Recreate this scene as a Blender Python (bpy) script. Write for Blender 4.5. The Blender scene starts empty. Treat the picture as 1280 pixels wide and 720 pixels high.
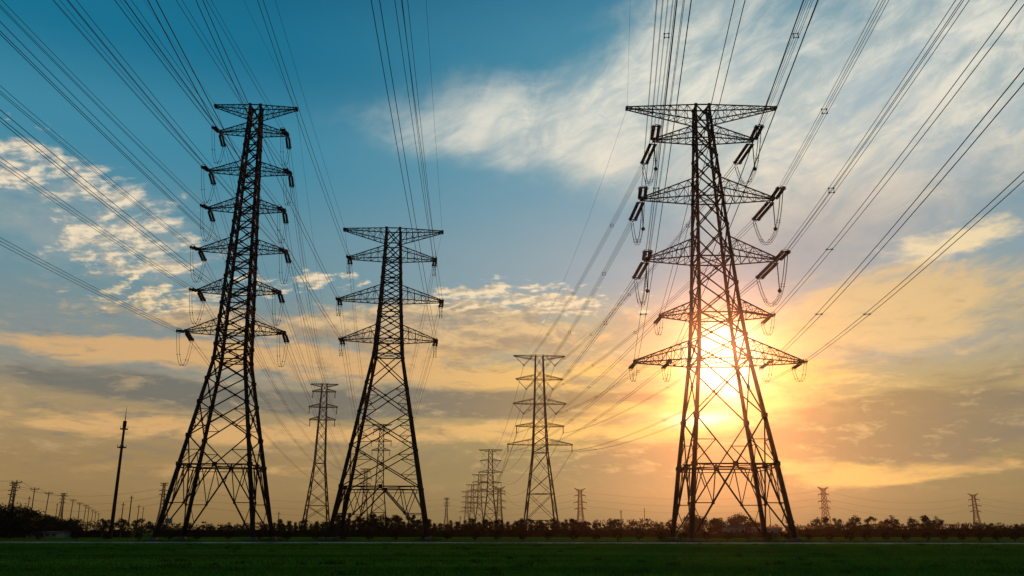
import bpy, math, random
from mathutils import Vector, Matrix

R = math.radians
SC = bpy.context.scene
COL = SC.collection

# ------------------------------------------------------------------ camera
CAM_H = 1.5
PITCH = 16.0
cam_data = bpy.data.cameras.new('camera')
cam_data.sensor_width = 36.0
cam_data.lens = 36.0 * 1054.0 / 1280.0
cam_data.clip_start = 0.1
cam_data.clip_end = 12000
cam = bpy.data.objects.new('camera', cam_data)
COL.objects.link(cam)
cam.location = (0, 0, CAM_H)
cam.rotation_euler = (R(90 + PITCH), 0, 0)
SC.camera = cam

CP, SP = math.cos(R(PITCH)), math.sin(R(PITCH))


def view_dir(px, py):
    """direction in the place of a point measured on the 1280 x 720 photograph"""
    dx, dy = (px - 640) / 1054.0, (360 - py) / 1054.0
    return Vector((dx, CP - dy * SP, SP + dy * CP))


def azel(px, py):
    d = view_dir(px, py).normalized()
    return math.degrees(math.atan2(d.x, d.y)), math.degrees(math.asin(d.z))


def ground_x(px, Y):
    """x of a thing standing at distance Y whose foot is seen at column px"""
    d = view_dir(px, 664)
    return d.x / d.y * Y


# ------------------------------------------------------------------ exposure
SC.view_settings.view_transform = 'Standard'
SC.view_settings.look = 'None'
SC.view_settings.exposure = 0.0
SC.view_settings.gamma = 1.0
SC.view_settings.use_curve_mapping = False
SC.cycles.volume_bounces = 0
SC.cycles.max_bounces = 4
SC.cycles.use_denoising = True

# ------------------------------------------------------------------ sun
SUN_AZ, SUN_EL = azel(903, 448)
sun_dir = Vector((math.sin(R(SUN_AZ)) * math.cos(R(SUN_EL)),
                  math.cos(R(SUN_AZ)) * math.cos(R(SUN_EL)), math.sin(R(SUN_EL))))
sl = bpy.data.lights.new('sun', 'SUN')
sl.energy = 2.6
sl.angle = R(0.5)
sl.color = (1.0, 0.27, 0.08)
so = bpy.data.objects.new('sun', sl)
COL.objects.link(so)
so.rotation_euler = sun_dir.to_track_quat('Z', 'Y').to_euler()

# ------------------------------------------------------------------ world sky
world = bpy.data.worlds.new('World')
SC.world = world
world.use_nodes = True
NT = world.node_tree
NT.nodes.clear()


class N:
    """a socket of the sky's node tree, with arithmetic"""
    def __init__(s, sock):
        s.s = sock

    def __add__(a, b): return math_node('ADD', a, b)
    def __radd__(a, b): return math_node('ADD', b, a)
    def __sub__(a, b): return math_node('SUBTRACT', a, b)
    def __rsub__(a, b): return math_node('SUBTRACT', b, a)
    def __mul__(a, b): return math_node('MULTIPLY', a, b)
    def __rmul__(a, b): return math_node('MULTIPLY', b, a)
    def __truediv__(a, b): return math_node('DIVIDE', a, b)


def put(inp, v):
    if isinstance(v, N):
        NT.links.new(v.s, inp)
    elif isinstance(v, (tuple, list)) and len(v) == 3 and inp.type == 'RGBA':
        inp.default_value = (v[0], v[1], v[2], 1)
    else:
        inp.default_value = v


def math_node(op, a, b=None, clamp=False):
    n = NT.nodes.new('ShaderNodeMath')
    n.operation = op
    n.use_clamp = clamp
    put(n.inputs[0], a)
    if b is not None:
        put(n.inputs[1], b)
    return N(n.outputs[0])


def sat(a): return math_node('ADD', a, 0.0, True)
def nmax(a, b): return math_node('MAXIMUM', a, b)
def nmin(a, b): return math_node('MINIMUM', a, b)


def vec(x, y, z):
    n = NT.nodes.new('ShaderNodeCombineXYZ')
    put(n.inputs[0], x); put(n.inputs[1], y); put(n.inputs[2], z)
    return N(n.outputs[0])


def sstep(v, lo, hi, a=0.0, b=1.0):
    n = NT.nodes.new('ShaderNodeMapRange')
    n.interpolation_type = 'SMOOTHSTEP'
    put(n.inputs['Value'], v)
    for k, q in (('From Min', lo), ('From Max', hi), ('To Min', a), ('To Max', b)):
        put(n.inputs[k], q)
    return N(n.outputs['Result'])


def noise(v, scale, detail=5.0, rough=0.55, dist=0.0, lac=2.0):
    n = NT.nodes.new('ShaderNodeTexNoise')
    put(n.inputs['Vector'], v)
    n.inputs['Scale'].default_value = scale
    n.inputs['Detail'].default_value = detail
    n.inputs['Roughness'].default_value = rough
    n.inputs['Lacunarity'].default_value = lac
    n.inputs['Distortion'].default_value = dist
    return N(n.outputs['Fac'])


def mixc(f, a, b):
    n = NT.nodes.new('ShaderNodeMix')
    n.data_type = 'RGBA'
    put(n.inputs['Factor'], f); put(n.inputs['A'], a); put(n.inputs['B'], b)
    return N(n.outputs['Result'])


def addc(a, b, f=1.0):
    n = NT.nodes.new('ShaderNodeMix')
    n.data_type = 'RGBA'
    n.blend_type = 'ADD'
    put(n.inputs['Factor'], f); put(n.inputs['A'], a); put(n.inputs['B'], b)
    return N(n.outputs['Result'])


def srgb(r, g, b):
    f = lambda c: (c / 255 / 12.92) if c / 255 <= 0.04045 else ((c / 255 + 0.055) / 1.055) ** 2.4
    return (f(r), f(g), f(b))


def ramp(f, stops):
    n = NT.nodes.new('ShaderNodeValToRGB')
    put(n.inputs['Fac'], f)
    n.color_ramp.interpolation = 'EASE'
    el = n.color_ramp.elements
    while len(el) < len(stops):
        el.new(0.5)
    for e, (p, c) in zip(el, stops):
        e.position = p
        e.color = (*srgb(*c), 1)
    return N(n.outputs['Color'])


tc = NT.nodes.new('ShaderNodeTexCoord')
sx = NT.nodes.new('ShaderNodeSeparateXYZ')
NT.links.new(tc.outputs['Generated'], sx.inputs[0])
DX, DY, DZ = N(sx.outputs[0]), N(sx.outputs[1]), N(sx.outputs[2])
DIR = N(tc.outputs['Generated'])
DEG = 180 / math.pi
AZ = math_node('ARCTAN2', DX, DY) * DEG
EL = math_node('ARCSINE', DZ) * DEG


def blob(px, py, hw, hh, rot=0.0, soft=True):
    """soft elliptical region of the sky: centre and half sizes as seen in the photograph, kept as bearing and elevation"""
    a0, e0 = azel(px, py)
    k = 0.0505
    c, s = math.cos(R(rot)), math.sin(R(rot))
    da, de = AZ - a0, EL - e0
    u = (da * c + de * s) * (1 / (hw * k))
    v = (de * c - da * s) * (1 / (hh * k))
    return math_node('EXPONENT', (u * u + v * v) * -1.0)


# planar coordinates of a high cloud deck
kz = nmax(DZ, 0.0) + 0.16
QX, QY = DX / kz, DY / kz
Q = vec(QX, QY, 0.0)
# bearing / elevation coordinates in units of ten degrees
A10, E10 = AZ * 0.1, EL * 0.1

# angle to the sun
dot = NT.nodes.new('ShaderNodeVectorMath')
dot.operation = 'DOT_PRODUCT'
NT.links.new(tc.outputs['Generated'], dot.inputs[0])
dot.inputs[1].default_value = sun_dir
ANG = math_node('ARCCOSINE', nmin(N(dot.outputs['Value']), 0.999999)) * DEG

sky = NT.nodes.new('ShaderNodeTexSky')
sky.sky_type = 'NISHITA'
sky.sun_disc = False
sky.sun_elevation = R(SUN_EL)
sky.sun_rotation = R(SUN_AZ)
sky.altitude = 0
sky.dust_density = 2.0
NISH = N(sky.outputs[0])

#SKYBEGIN
# clear air: teal overhead, warm low down; paler and warmer towards the sun
e01 = sat(EL * (1 / 40.0))
air_far = ramp(e01, [(0.0, (138, 112, 70)), (0.09, (156, 128, 84)), (0.18, (162, 140, 102)), (0.28, (132, 142, 140)),
                     (0.42, (100, 142, 156)), (0.60, (62, 134, 160)), (0.76, (20, 110, 142)), (1.0, (0, 74, 106))])
air_sun = ramp(e01, [(0.0, (104, 106, 76)), (0.09, (122, 120, 84)), (0.20, (178, 156, 98)), (0.30, (184, 170, 132)),
                     (0.42, (140, 162, 172)), (0.60, (108, 154, 172)), (0.76, (64, 136, 162)), (1.0, (24, 106, 140))])
near_sun = sstep(math_node('ABSOLUTE', AZ - SUN_AZ), 4.0, 34.0, 1.0, 0.0)
air = mixc(near_sun, air_far, air_sun)

# --- warped coordinates shared by the cloud layers
w1 = noise(vec(A10 * 0.8, E10 * 0.8, 3.1), 1.2, 3, 0.5)
w2 = noise(vec(A10 * 0.8, E10 * 0.8, 9.7), 1.2, 3, 0.5)

# --- high cirrus: feathery fibres fanning out towards the upper right
cr, sr = math.cos(R(24)), math.sin(R(24))
FU = A10 * cr + E10 * sr
FV = E10 * cr - A10 * sr
ci_f = noise(vec(FU * 0.65 + w1 * 1.0, FV * 1.7 + w2 * 1.5, 1.0), 1.5, 9, 0.64, 0.4)
ci_b = noise(vec(A10 * 0.7 + w2 * 0.9, E10 * 1.3 + w1 * 0.8, 5.0), 1.6, 6, 0.58)
reg_a = blob(742, 172, 225, 70, -9)
reg_b = blob(860, 50, 150, 90, 20)
reg_c = blob(1140, 120, 330, 190, 6)
reg_d = blob(510, 165, 130, 36, -6) * 0.36
reg_ci = sat(reg_a * 0.95 + reg_b * 0.7 + reg_c * 1.1 + reg_d)
ci_g = noise(vec(FU * 1.3 + w2 * 1.2, FV * 4.2 + w1 * 2.2, 6.0), 2.2, 9, 0.66, 0.5)
fib = sstep(ci_f * 0.62 + ci_g * 0.42, 0.40, 0.66)
veil_a = sstep(ci_b * 0.8 + ci_f * 0.35 + reg_ci * 0.72, 0.70, 1.40) * sstep(reg_ci, 0.01, 0.5)
ci = veil_a * (0.50 + 0.52 * fib)
ci_col = mixc(sstep(EL, 14.0, 30.0), srgb(232, 212, 184), srgb(232, 228, 212))
col = mixc(sat(ci) * 0.95, air, ci_col)
# blue-grey gaps inside the veil on the right
gap = sstep(noise(vec(A10 * 1.0 + w1, E10 * 2.3 - A10 * 0.5, 21.0), 1.5, 6, 0.6), 0.50, 0.66) * blob(1120, 130, 280, 190, 10)
col = mixc(gap * 0.6, col, srgb(146, 172, 186))

# --- mackerel puffs (altocumulus): small heaps, lit from the low sun
pz = nmax(DZ, 0.0) + 0.30
PX, PY = DX / pz + w1 * 0.12, DY / pz + w2 * 0.12
pn = noise(vec(PX, PY * 1.4, 0.0), 19.0, 7, 0.6, 0.1)
ps = noise(vec(PX + 0.008, PY * 1.4 + 0.012, 0.0), 19.0, 4, 0.55, 0.1)
pl = noise(vec(PX, PY * 1.3, 4.0), 4.0, 4, 0.55)
bn = noise(vec(A10 * 1.2 + w1 * 0.5, E10 * 3.0 + w2 * 0.5, 2.0), 2.1, 9, 0.62, 0.15)
bs = noise(vec(A10 * 1.2 + w1 * 0.5 + 0.03, E10 * 3.0 + w2 * 0.5 + 0.13, 2.0), 2.1, 9, 0.62, 0.15)
reg_left = sat(blob(60, 225, 150, 50, -16) + blob(190, 290, 110, 44, -16) * 0.9 + blob(40, 320, 130, 44) * 0.75)
reg_lv = sat(blob(90, 275, 190, 66, -10))
reg_top = sat(blob(190, 372, 120, 22, 4) * 0.8 + blob(430, 345, 60, 14) * 0.7 + blob(700, 378, 150, 26, -2)
              + blob(330, 352, 70, 16, 4) + blob(560, 372, 70, 20, 6) * 0.9)
reg_mid = sat(blob(600, 425, 330, 44, 0) + blob(300, 400, 220, 18, 0) * 0.7 + blob(560, 390, 130, 22, 0) * 0.7)
warm = sstep(EL, 9.0, 20.0)
# veil behind the left heaps
vl = sstep(bn + reg_lv * 0.45, 0.58, 1.05)
col = mixc(vl * sstep(reg_lv, 0.05, 0.5) * 0.5, col, srgb(172, 172, 166))
# broad peach sheet of the middle
mf = sstep(bn + reg_mid * 0.40, 0.66, 0.90) * sstep(reg_mid, 0.05, 0.4)
lit = sstep((bn - bs) * 2.6 + 0.5, 0.25, 0.85)
sheet = mixc(lit, mixc(warm, srgb(168, 138, 102), srgb(150, 150, 140)), mixc(warm, srgb(222, 178, 116), srgb(238, 212, 166)))
col = mixc(mf * 0.85, col, sheet)
# heaps
pf = sstep(pn * 0.75 + pl * 0.75 + bn * 0.5 + reg_left * 0.22, 1.17, 1.38) * sstep(reg_left, 0.06, 0.4)
tf = sstep(pn * 0.9 + pl * 0.45 + reg_top * 0.26, 0.82, 0.98) * sstep(reg_top, 0.06, 0.4)
plit = sstep((pn - ps) * 3.0 + 0.5, 0.2, 0.75)
col = mixc(sat(pf * 0.9 + tf * 0.9), col,
           mixc(plit, mixc(warm, srgb(190, 160, 116), srgb(186, 180, 166)), mixc(warm, srgb(248, 214, 150), srgb(244, 226, 196))))

# --- lone bright sheet on the right and warm streaks under it
st = noise(vec(A10 * 0.9 + w1 * 0.6, E10 * 3.0 + w2 * 0.8 - A10 * 0.5, 4.0), 1.7, 9, 0.64, 0.2)
gb = blob(1020, 300, 170, 62, 8) + blob(1120, 430, 150, 22, 0) * 0.8
col = mixc(sat(gb) * 0.6, col, srgb(150, 152, 156))
reg_w = blob(1120, 385, 260, 58, 8)
ws = sstep(st + reg_w * 0.40, 0.60, 0.86) * sstep(reg_w, 0.05, 0.4)
col = mixc(ws * 0.75, col, srgb(232, 192, 128))
reg_s = blob(1195, 300, 105, 24, 5)
sh = sstep(st * 0.55 + pn * 0.5 + reg_s * 0.5, 0.72, 1.0) * sstep(reg_s, 0.05, 0.4)
col = mixc(sh * 0.85, col, srgb(246, 220, 172))

# --- low stratus: long flat dark bars
fine = noise(vec(A10 * 2.0 + w1, E10 * 6.4 + w2, 17.0), 2.1, 10, 0.68, 0.3)
ln = noise(vec(A10 * 0.85 + w1 * 0.5, E10 * 3.6 + w2 * 0.6, 8.0), 1.5, 8, 0.6, 0.2)
ln2 = noise(vec(A10 * 0.85 + w1 * 0.5 + 0.1, E10 * 3.6 + w2 * 0.6 - 0.2, 8.0), 1.5, 8, 0.6, 0.2)
ln3 = noise(vec(A10 * 1.1 + w2 * 0.5, E10 * 4.4 + w1 * 0.6, 13.0), 1.7, 8, 0.62, 0.2)
reg_light = sat(blob(250, 440, 330, 24, 2) * 0.8 + blob(620, 470, 260, 22, 0) * 0.8 + blob(540, 545, 260, 16, 2) * 0.7
                + blob(1110, 592, 130, 13, 3) * 1.25 + blob(990, 572, 60, 16, 0) * 0.9 + blob(800, 530, 150, 34, 0)
                + blob(160, 530, 220, 22) * 0.7 + blob(1010, 480, 120, 50, 0) * 0.6 + blob(300, 590, 300, 14) * 0.4)
ls = sstep(ln3 * 0.82 + fine * 0.24 + reg_light * 0.46, 0.66, 0.88) * sstep(reg_light, 0.06, 0.5)
light_col = mixc(sstep(ANG, 4.0, 24.0), srgb(252, 200, 104), srgb(222, 174, 112))
col = mixc(ls * 0.85, col, light_col)
reg_dark = sat(blob(140, 478, 170, 20, -3) + blob(610, 508, 160, 20, -4) + blob(370, 505, 120, 22) * 0.6
               + blob(1180, 505, 190, 20, 0) * 0.9 + blob(1120, 555, 280, 34, 0) + blob(800, 497, 60, 7) * 0.6
               + blob(90, 570, 200, 12) * 0.35 + blob(60, 430, 110, 14) * 0.3 + blob(740, 585, 190, 30) * 0.55
               + blob(1130, 425, 100, 12) * 0.6 + blob(1060, 628, 260, 22) * 0.45 + blob(520, 505, 300, 26, 2) * 0.5 + blob(1210, 470, 110, 16, 4) * 0.5)
dk = sstep(ln * 0.85 + fine * 0.22 + reg_dark * 0.44, 0.70, 0.90) * sstep(reg_dark, 0.06, 0.45)
dark_col = mixc(sstep(ANG, 6.0, 24.0), srgb(148, 124, 84), srgb(104, 106, 100))
col = mixc(dk * 0.85, col, dark_col)
# fine broken texture over the whole low sky
ft = sstep(EL, 1.0, 5.0) * sstep(EL, 17.0, 10.0)
col = mixc(sstep(fine, 0.50, 0.70) * ft * 0.5, col, mixc(sstep(ANG, 4.0, 26.0), srgb(246, 204, 130), srgb(198, 168, 126)))
col = mixc(sstep(fine, 0.48, 0.30) * ft * 0.5, col, mixc(sstep(ANG, 4.0, 26.0), srgb(168, 132, 92), srgb(116, 114, 108)))

# --- the low sun burning through
core = math_node('EXPONENT', (ANG * ANG) * (-1 / 2.6))
halo = math_node('EXPONENT', ANG * (-1 / 2.4))
wide = math_node('EXPONENT', ANG * (-1 / 9.0))
brk = sstep(ln3 * 0.6 + bn * 0.5, 0.40, 0.68, 0.35, 1.0)
ray = blob(903, 478, 9, 26, 38) * sstep(ln3, 0.32, 0.52) * 0.8 + blob(875, 524, 46, 9, 0) * sstep(ln3, 0.35, 0.6) * 0.6
shade = 1.0 - dk * 0.6
glow = addc((0.0, 0.0, 0.0), (1.0, 0.45, 0.12), wide * 0.10 * brk * shade)
glow = addc(glow, (1.0, 0.58, 0.16), halo * 0.55 * brk * shade)
glow = addc(glow, (1.0, 0.90, 0.70), sat(core + ray * 0.5) * 3.0)
col = addc(col, glow, 1.0)
#SKYEND

# a share of the physical sky keeps the air's own falloff
col = addc(col, mixc(0.995, NISH, (0.0, 0.0, 0.0)), 0.3)
# below the horizon: dull ground tone
col = mixc(sstep(EL, -0.6, -3.0), col, (0.02, 0.025, 0.015))
sc10 = NT.nodes.new('ShaderNodeVectorMath')
sc10.operation = 'SCALE'
NT.links.new(col.s, sc10.inputs[0])
sc10.inputs['Scale'].default_value = 10.0
bg = NT.nodes.new('ShaderNodeBackground')
NT.links.new(sc10.outputs[0], bg.inputs['Color'])
bg.inputs['Strength'].default_value = 0.1
wo = NT.nodes.new('ShaderNodeOutputWorld')
NT.links.new(bg.outputs[0], wo.inputs['Surface'])
world.cycles.sampling_method = 'MANUAL'
world.cycles.sample_map_resolution = 512
#WORLDEND

#GEOBEGIN
# ================================================================== materials
def material(name, build):
    m = bpy.data.materials.new(name)
    m.use_nodes = True
    nt = m.node_tree
    b = nt.nodes['Principled BSDF']
    build(nt, b)
    return m


def noise_mat(name, c1, c2, scale, rough=0.8, metal=0.0, detail=4, spec=0.3, coords='Object', stretch=None):
    def f(nt, b):
        t = nt.nodes.new('ShaderNodeTexCoord')
        n = nt.nodes.new('ShaderNodeTexNoise')
        n.inputs['Scale'].default_value = scale
        n.inputs['Detail'].default_value = detail
        src = t.outputs[coords]
        if stretch:
            mp = nt.nodes.new('ShaderNodeMapping')
            mp.inputs['Scale'].default_value = stretch
            nt.links.new(src, mp.inputs['Vector'])
            src = mp.outputs[0]
        nt.links.new(src, n.inputs['Vector'])
        r = nt.nodes.new('ShaderNodeValToRGB')
        r.color_ramp.elements[0].position = 0.35
        r.color_ramp.elements[1].position = 0.68
        r.color_ramp.elements[0].color = (*c1, 1)
        r.color_ramp.elements[1].color = (*c2, 1)
        nt.links.new(n.outputs['Fac'], r.inputs['Fac'])
        nt.links.new(r.outputs['Color'], b.inputs['Base Color'])
        b.inputs['Roughness'].default_value = rough
        b.inputs['Metallic'].default_value = metal
        b.inputs['Specular IOR Level'].default_value = spec
    return material(name, f)


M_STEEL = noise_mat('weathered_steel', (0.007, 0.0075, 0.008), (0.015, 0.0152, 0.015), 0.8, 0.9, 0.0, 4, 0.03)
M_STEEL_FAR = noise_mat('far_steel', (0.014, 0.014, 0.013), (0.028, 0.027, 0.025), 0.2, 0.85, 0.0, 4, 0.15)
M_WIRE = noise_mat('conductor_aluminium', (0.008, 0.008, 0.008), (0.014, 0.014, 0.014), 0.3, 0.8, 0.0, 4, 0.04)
M_GLASS = noise_mat('insulator_glaze', (0.012, 0.018, 0.015), (0.022, 0.030, 0.025), 3.0, 0.55, 0.0, 4, 0.15)
M_CONC = noise_mat('concrete', (0.05, 0.049, 0.044), (0.12, 0.117, 0.108), 2.5, 0.95, 0.0, 4, 0.1)
M_PATH = noise_mat('pale_path', (0.16, 0.155, 0.14), (0.36, 0.34, 0.31), 0.22, 0.95)
M_KERB = noise_mat('kerb_stone', (0.26, 0.255, 0.24), (0.62, 0.60, 0.56), 0.30, 0.9, 0.0, 6, 0.1)
M_BARK = noise_mat('bark', (0.030, 0.024, 0.018), (0.060, 0.048, 0.036), 4.0, 0.9)
M_WOOD = noise_mat('pole_wood', (0.040, 0.034, 0.028), (0.070, 0.060, 0.050), 2.0, 0.9)
M_WALL = noise_mat('white_wall', (0.16, 0.155, 0.14), (0.30, 0.29, 0.27), 0.9, 0.9)
M_ROOF = noise_mat('sheet_roof', (0.035, 0.035, 0.036), (0.06, 0.06, 0.06), 0.9, 0.95, 0.0, 4, 0.03)
M_DARKGLASS = noise_mat('window_glass', (0.02, 0.022, 0.025), (0.04, 0.042, 0.045), 1.0, 0.15)
M_DOOR = noise_mat('painted_door', (0.10, 0.09, 0.08), (0.15, 0.13, 0.12), 1.0, 0.6)


def leaf_mat(name, c1, c2):
    return noise_mat(name, c1, c2, 1.4, 0.9, 0.0, 3, 0.02)


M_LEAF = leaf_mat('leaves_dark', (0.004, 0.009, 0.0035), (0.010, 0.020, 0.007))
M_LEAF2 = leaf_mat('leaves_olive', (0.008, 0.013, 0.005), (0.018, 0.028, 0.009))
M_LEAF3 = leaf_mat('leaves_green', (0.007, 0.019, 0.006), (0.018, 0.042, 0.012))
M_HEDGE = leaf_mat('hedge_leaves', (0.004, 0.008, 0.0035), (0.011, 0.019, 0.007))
M_BLADE = noise_mat('grass_blades', (0.022, 0.098, 0.007), (0.050, 0.170, 0.014), 0.10, 0.95, 0.0, 6, 0.02)


M_WEED = noise_mat('weed_blades', (0.020, 0.050, 0.008), (0.060, 0.095, 0.020), 0.3, 0.95, 0.0, 5, 0.0)


def ground_nodes(nt, b):
    t = nt.nodes.new('ShaderNodeTexCoord')
    def nz(scale, stretch, detail=5):
        mp = nt.nodes.new('ShaderNodeMapping')
        mp.inputs['Scale'].default_value = stretch
        nt.links.new(t.outputs['Object'], mp.inputs['Vector'])
        n = nt.nodes.new('ShaderNodeTexNoise')
        n.inputs['Scale'].default_value = scale
        n.inputs['Detail'].default_value = detail
        nt.links.new(mp.outputs[0], n.inputs['Vector'])
        return n.outputs['Fac']
    def rp(f, stops):
        r = nt.nodes.new('ShaderNodeValToRGB')
        el = r.color_ramp.elements
        while len(el) < len(stops):
            el.new(0.5)
        for e, (p, c) in zip(el, stops):
            e.position = p
            e.color = (*c, 1)
        nt.links.new(f, r.inputs['Fac'])
        return r.outputs['Color']
    big = rp(nz(0.03, (1, 2.0, 1), 6), [(0.30, (0.026, 0.094, 0.007)), (0.55, (0.042, 0.145, 0.010)), (0.75, (0.068, 0.168, 0.014))])
    mow = rp(nz(0.16, (0.10, 1.0, 1), 4), [(0.35, (0.55, 0.55, 0.55)), (0.65, (1.15, 1.15, 1.15))])
    fine = rp(nz(1.6, (1, 1, 1), 6), [(0.3, (0.6, 0.6, 0.6)), (0.7, (1.2, 1.2, 1.2))])
    m1 = nt.nodes.new('ShaderNodeMix'); m1.data_type = 'RGBA'; m1.blend_type = 'MULTIPLY'
    m1.inputs['Factor'].default_value = 1
    nt.links.new(big, m1.inputs['A']); nt.links.new(mow, m1.inputs['B'])
    m2 = nt.nodes.new('ShaderNodeMix'); m2.data_type = 'RGBA'; m2.blend_type = 'MULTIPLY'
    m2.inputs['Factor'].default_value = 1
    nt.links.new(m1.outputs['Result'], m2.inputs['A']); nt.links.new(fine, m2.inputs['B'])
    nt.links.new(m2.outputs['Result'], b.inputs['Base Color'])
    b.inputs['Roughness'].default_value = 1.0
    b.inputs['Specular IOR Level'].default_value = 0.0
    bp = nt.nodes.new('ShaderNodeBump')
    bp.inputs['Strength'].default_value = 0.5
    bp.inputs['Distance'].default_value = 0.06
    nt.links.new(nz(7.0, (1, 1, 1), 3), bp.inputs['Height'])
    nt.links.new(bp.outputs[0], b.inputs['Normal'])


M_GROUND = material('grass_field', ground_nodes)


# ================================================================== mesh helpers
class MB:
    """collects bars, tubes and boxes; build() links them as ONE mesh object"""
    def __init__(s):
        s.v, s.f = [], []

    def bar(s, p, q, r, r2=None, n=4, cap=True):
        p, q = Vector(p), Vector(q)
        d = q - p
        if d.length < 1e-6:
            return
        d.normalize()
        a = d.orthogonal() if abs(d.z) > 0.98 else d.cross(Vector((0, 0, 1)))
        a.normalize()
        b = d.cross(a)
        r2 = r if r2 is None else r2
        k = len(s.v)
        for c, rr in ((p, r), (q, r2)):
            for i in range(n):
                t = 2 * math.pi * (i + 0.5) / n
                s.v.append(c + (a * math.cos(t) + b * math.sin(t)) * rr)
        for i in range(n):
            j = (i + 1) % n
            s.f.append((k + i, k + j, k + n + j, k + n + i))
        if cap:
            s.f.append(tuple(k + i for i in reversed(range(n))))
            s.f.append(tuple(k + n + i for i in range(n)))

    def path(s, pts, r, n=4):
        """tube through points; r number or list"""
        k0 = len(s.v)
        m = len(pts)
        pts = [Vector(p) for p in pts]
        a = None
        for i, p in enumerate(pts):
            d = (pts[min(i + 1, m - 1)] - pts[max(i - 1, 0)]).normalized()
            if a is None:
                a = d.orthogonal().normalized()
            else:
                a = (a - d * a.dot(d)).normalized()
            b = d.cross(a)
            rr = r[i] if isinstance(r, (list, tuple)) else r
            for j in range(n):
                t = 2 * math.pi * j / n
                s.v.append(p + (a * math.cos(t) + b * math.sin(t)) * rr)
        for i in range(m - 1):
            for j in range(n):
                j2 = (j + 1) % n
                u = k0 + i * n
                s.f.append((u + j, u + j2, u + n + j2, u + n + j))
        s.f.append(tuple(k0 + j for j in reversed(range(n))))
        s.f.append(tuple(k0 + (m - 1) * n + j for j in range(n)))

    def box(s, c, d, rz=0.0, taper=1.0):
        k = len(s.v)
        cc, ss = math.cos(rz), math.sin(rz)
        for z in (-1, 1):
            t = taper if z > 0 else 1.0
            for x, y in ((-1, -1), (1, -1), (1, 1), (-1, 1)):
                X, Y = x * d[0] / 2 * t, y * d[1] / 2 * t
                s.v.append(Vector((c[0] + X * cc - Y * ss, c[1] + X * ss + Y * cc, c[2] + z * d[2] / 2)))
        for f in ((3, 2, 1, 0), (4, 5, 6, 7), (0, 1, 5, 4), (1, 2, 6, 5), (2, 3, 7, 6), (3, 0, 4, 7)):
            s.f.append(tuple(k + i for i in f))

    def poly(s, pts):
        k = len(s.v)
        s.v += [Vector(p) for p in pts]
        s.f.append(tuple(range(k, k + len(pts))))

    def mesh(s, name, mat, smooth=False):
        me = bpy.data.meshes.new(name)
        me.from_pydata([tuple(v) for v in s.v], [], s.f)
        me.materials.append(mat)
        if smooth:
            me.polygons.foreach_set('use_smooth', [True] * len(me.polygons))
        me.update()
        return me

    def build(s, name, mat, parent=None, smooth=False):
        o = bpy.data.objects.new(name, s.mesh(name, mat, smooth))
        COL.objects.link(o)
        if parent:
            o.parent = parent
        return o


def empty(name, loc, rz=0.0):
    o = bpy.data.objects.new(name, None)
    COL.objects.link(o)
    o.empty_display_size = 1
    o.location = loc
    o.rotation_euler = (0, 0, rz)
    return o


def tag(o, label=None, cat=None, group=None, kind=None):
    if label: o['label'] = label
    if cat: o['category'] = cat
    if group: o['group'] = group
    if kind: o['kind'] = kind
    return o


def copy_tree(o, parent=None):
    c = o.copy()
    COL.objects.link(c)
    c.parent = parent
    for ch in list(o.children):
        copy_tree(ch, c)
    return c


# ================================================================== setting: ground, path
g = MB()
g.poly([(-1720, -240, 0), (1720, -240, 0), (1720, 1700, 0), (-1720, 1700, 0)])
tag(g.build('ground', M_GROUND), kind='structure')

path_line = [(-420, 108), (-120, 106), (-60, 105), (0, 101.5), (40, 97.5), (62, 95), (140, 90), (420, 74)]
p_ = MB()
k_ = MB()
for (x0, y0), (x1, y1) in zip(path_line, path_line[1:]):
    p_.poly([(x0, y0, 0.012), (x1, y1, 0.012), (x1, y1 + 3.2, 0.012), (x0, y0 + 3.2, 0.012)])
    d = Vector((x1 - x0, y1 - y0, 0))
    k_.box(((x0 + x1) / 2, (y0 + y1) / 2 - 0.2, 0.062), (d.length, 0.32, 0.124), math.atan2(d.y, d.x))
tag(p_.build('path', M_PATH), kind='structure')
tag(k_.build('kerb', M_KERB), kind='structure')


# ================================================================== pylons
def lerp_prof(prof, z):
    for (z0, w0), (z1, w1_) in zip(prof, prof[1:]):
        if z <= z1:
            return w0 + (w1_ - w0) * (z - z0) / (z1 - z0)
    return prof[-1][1]


FACES = [((-1, -1), (1, -1)), ((1, -1), (1, 1)), ((1, 1), (-1, 1)), ((-1, 1), (-1, -1))]


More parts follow.
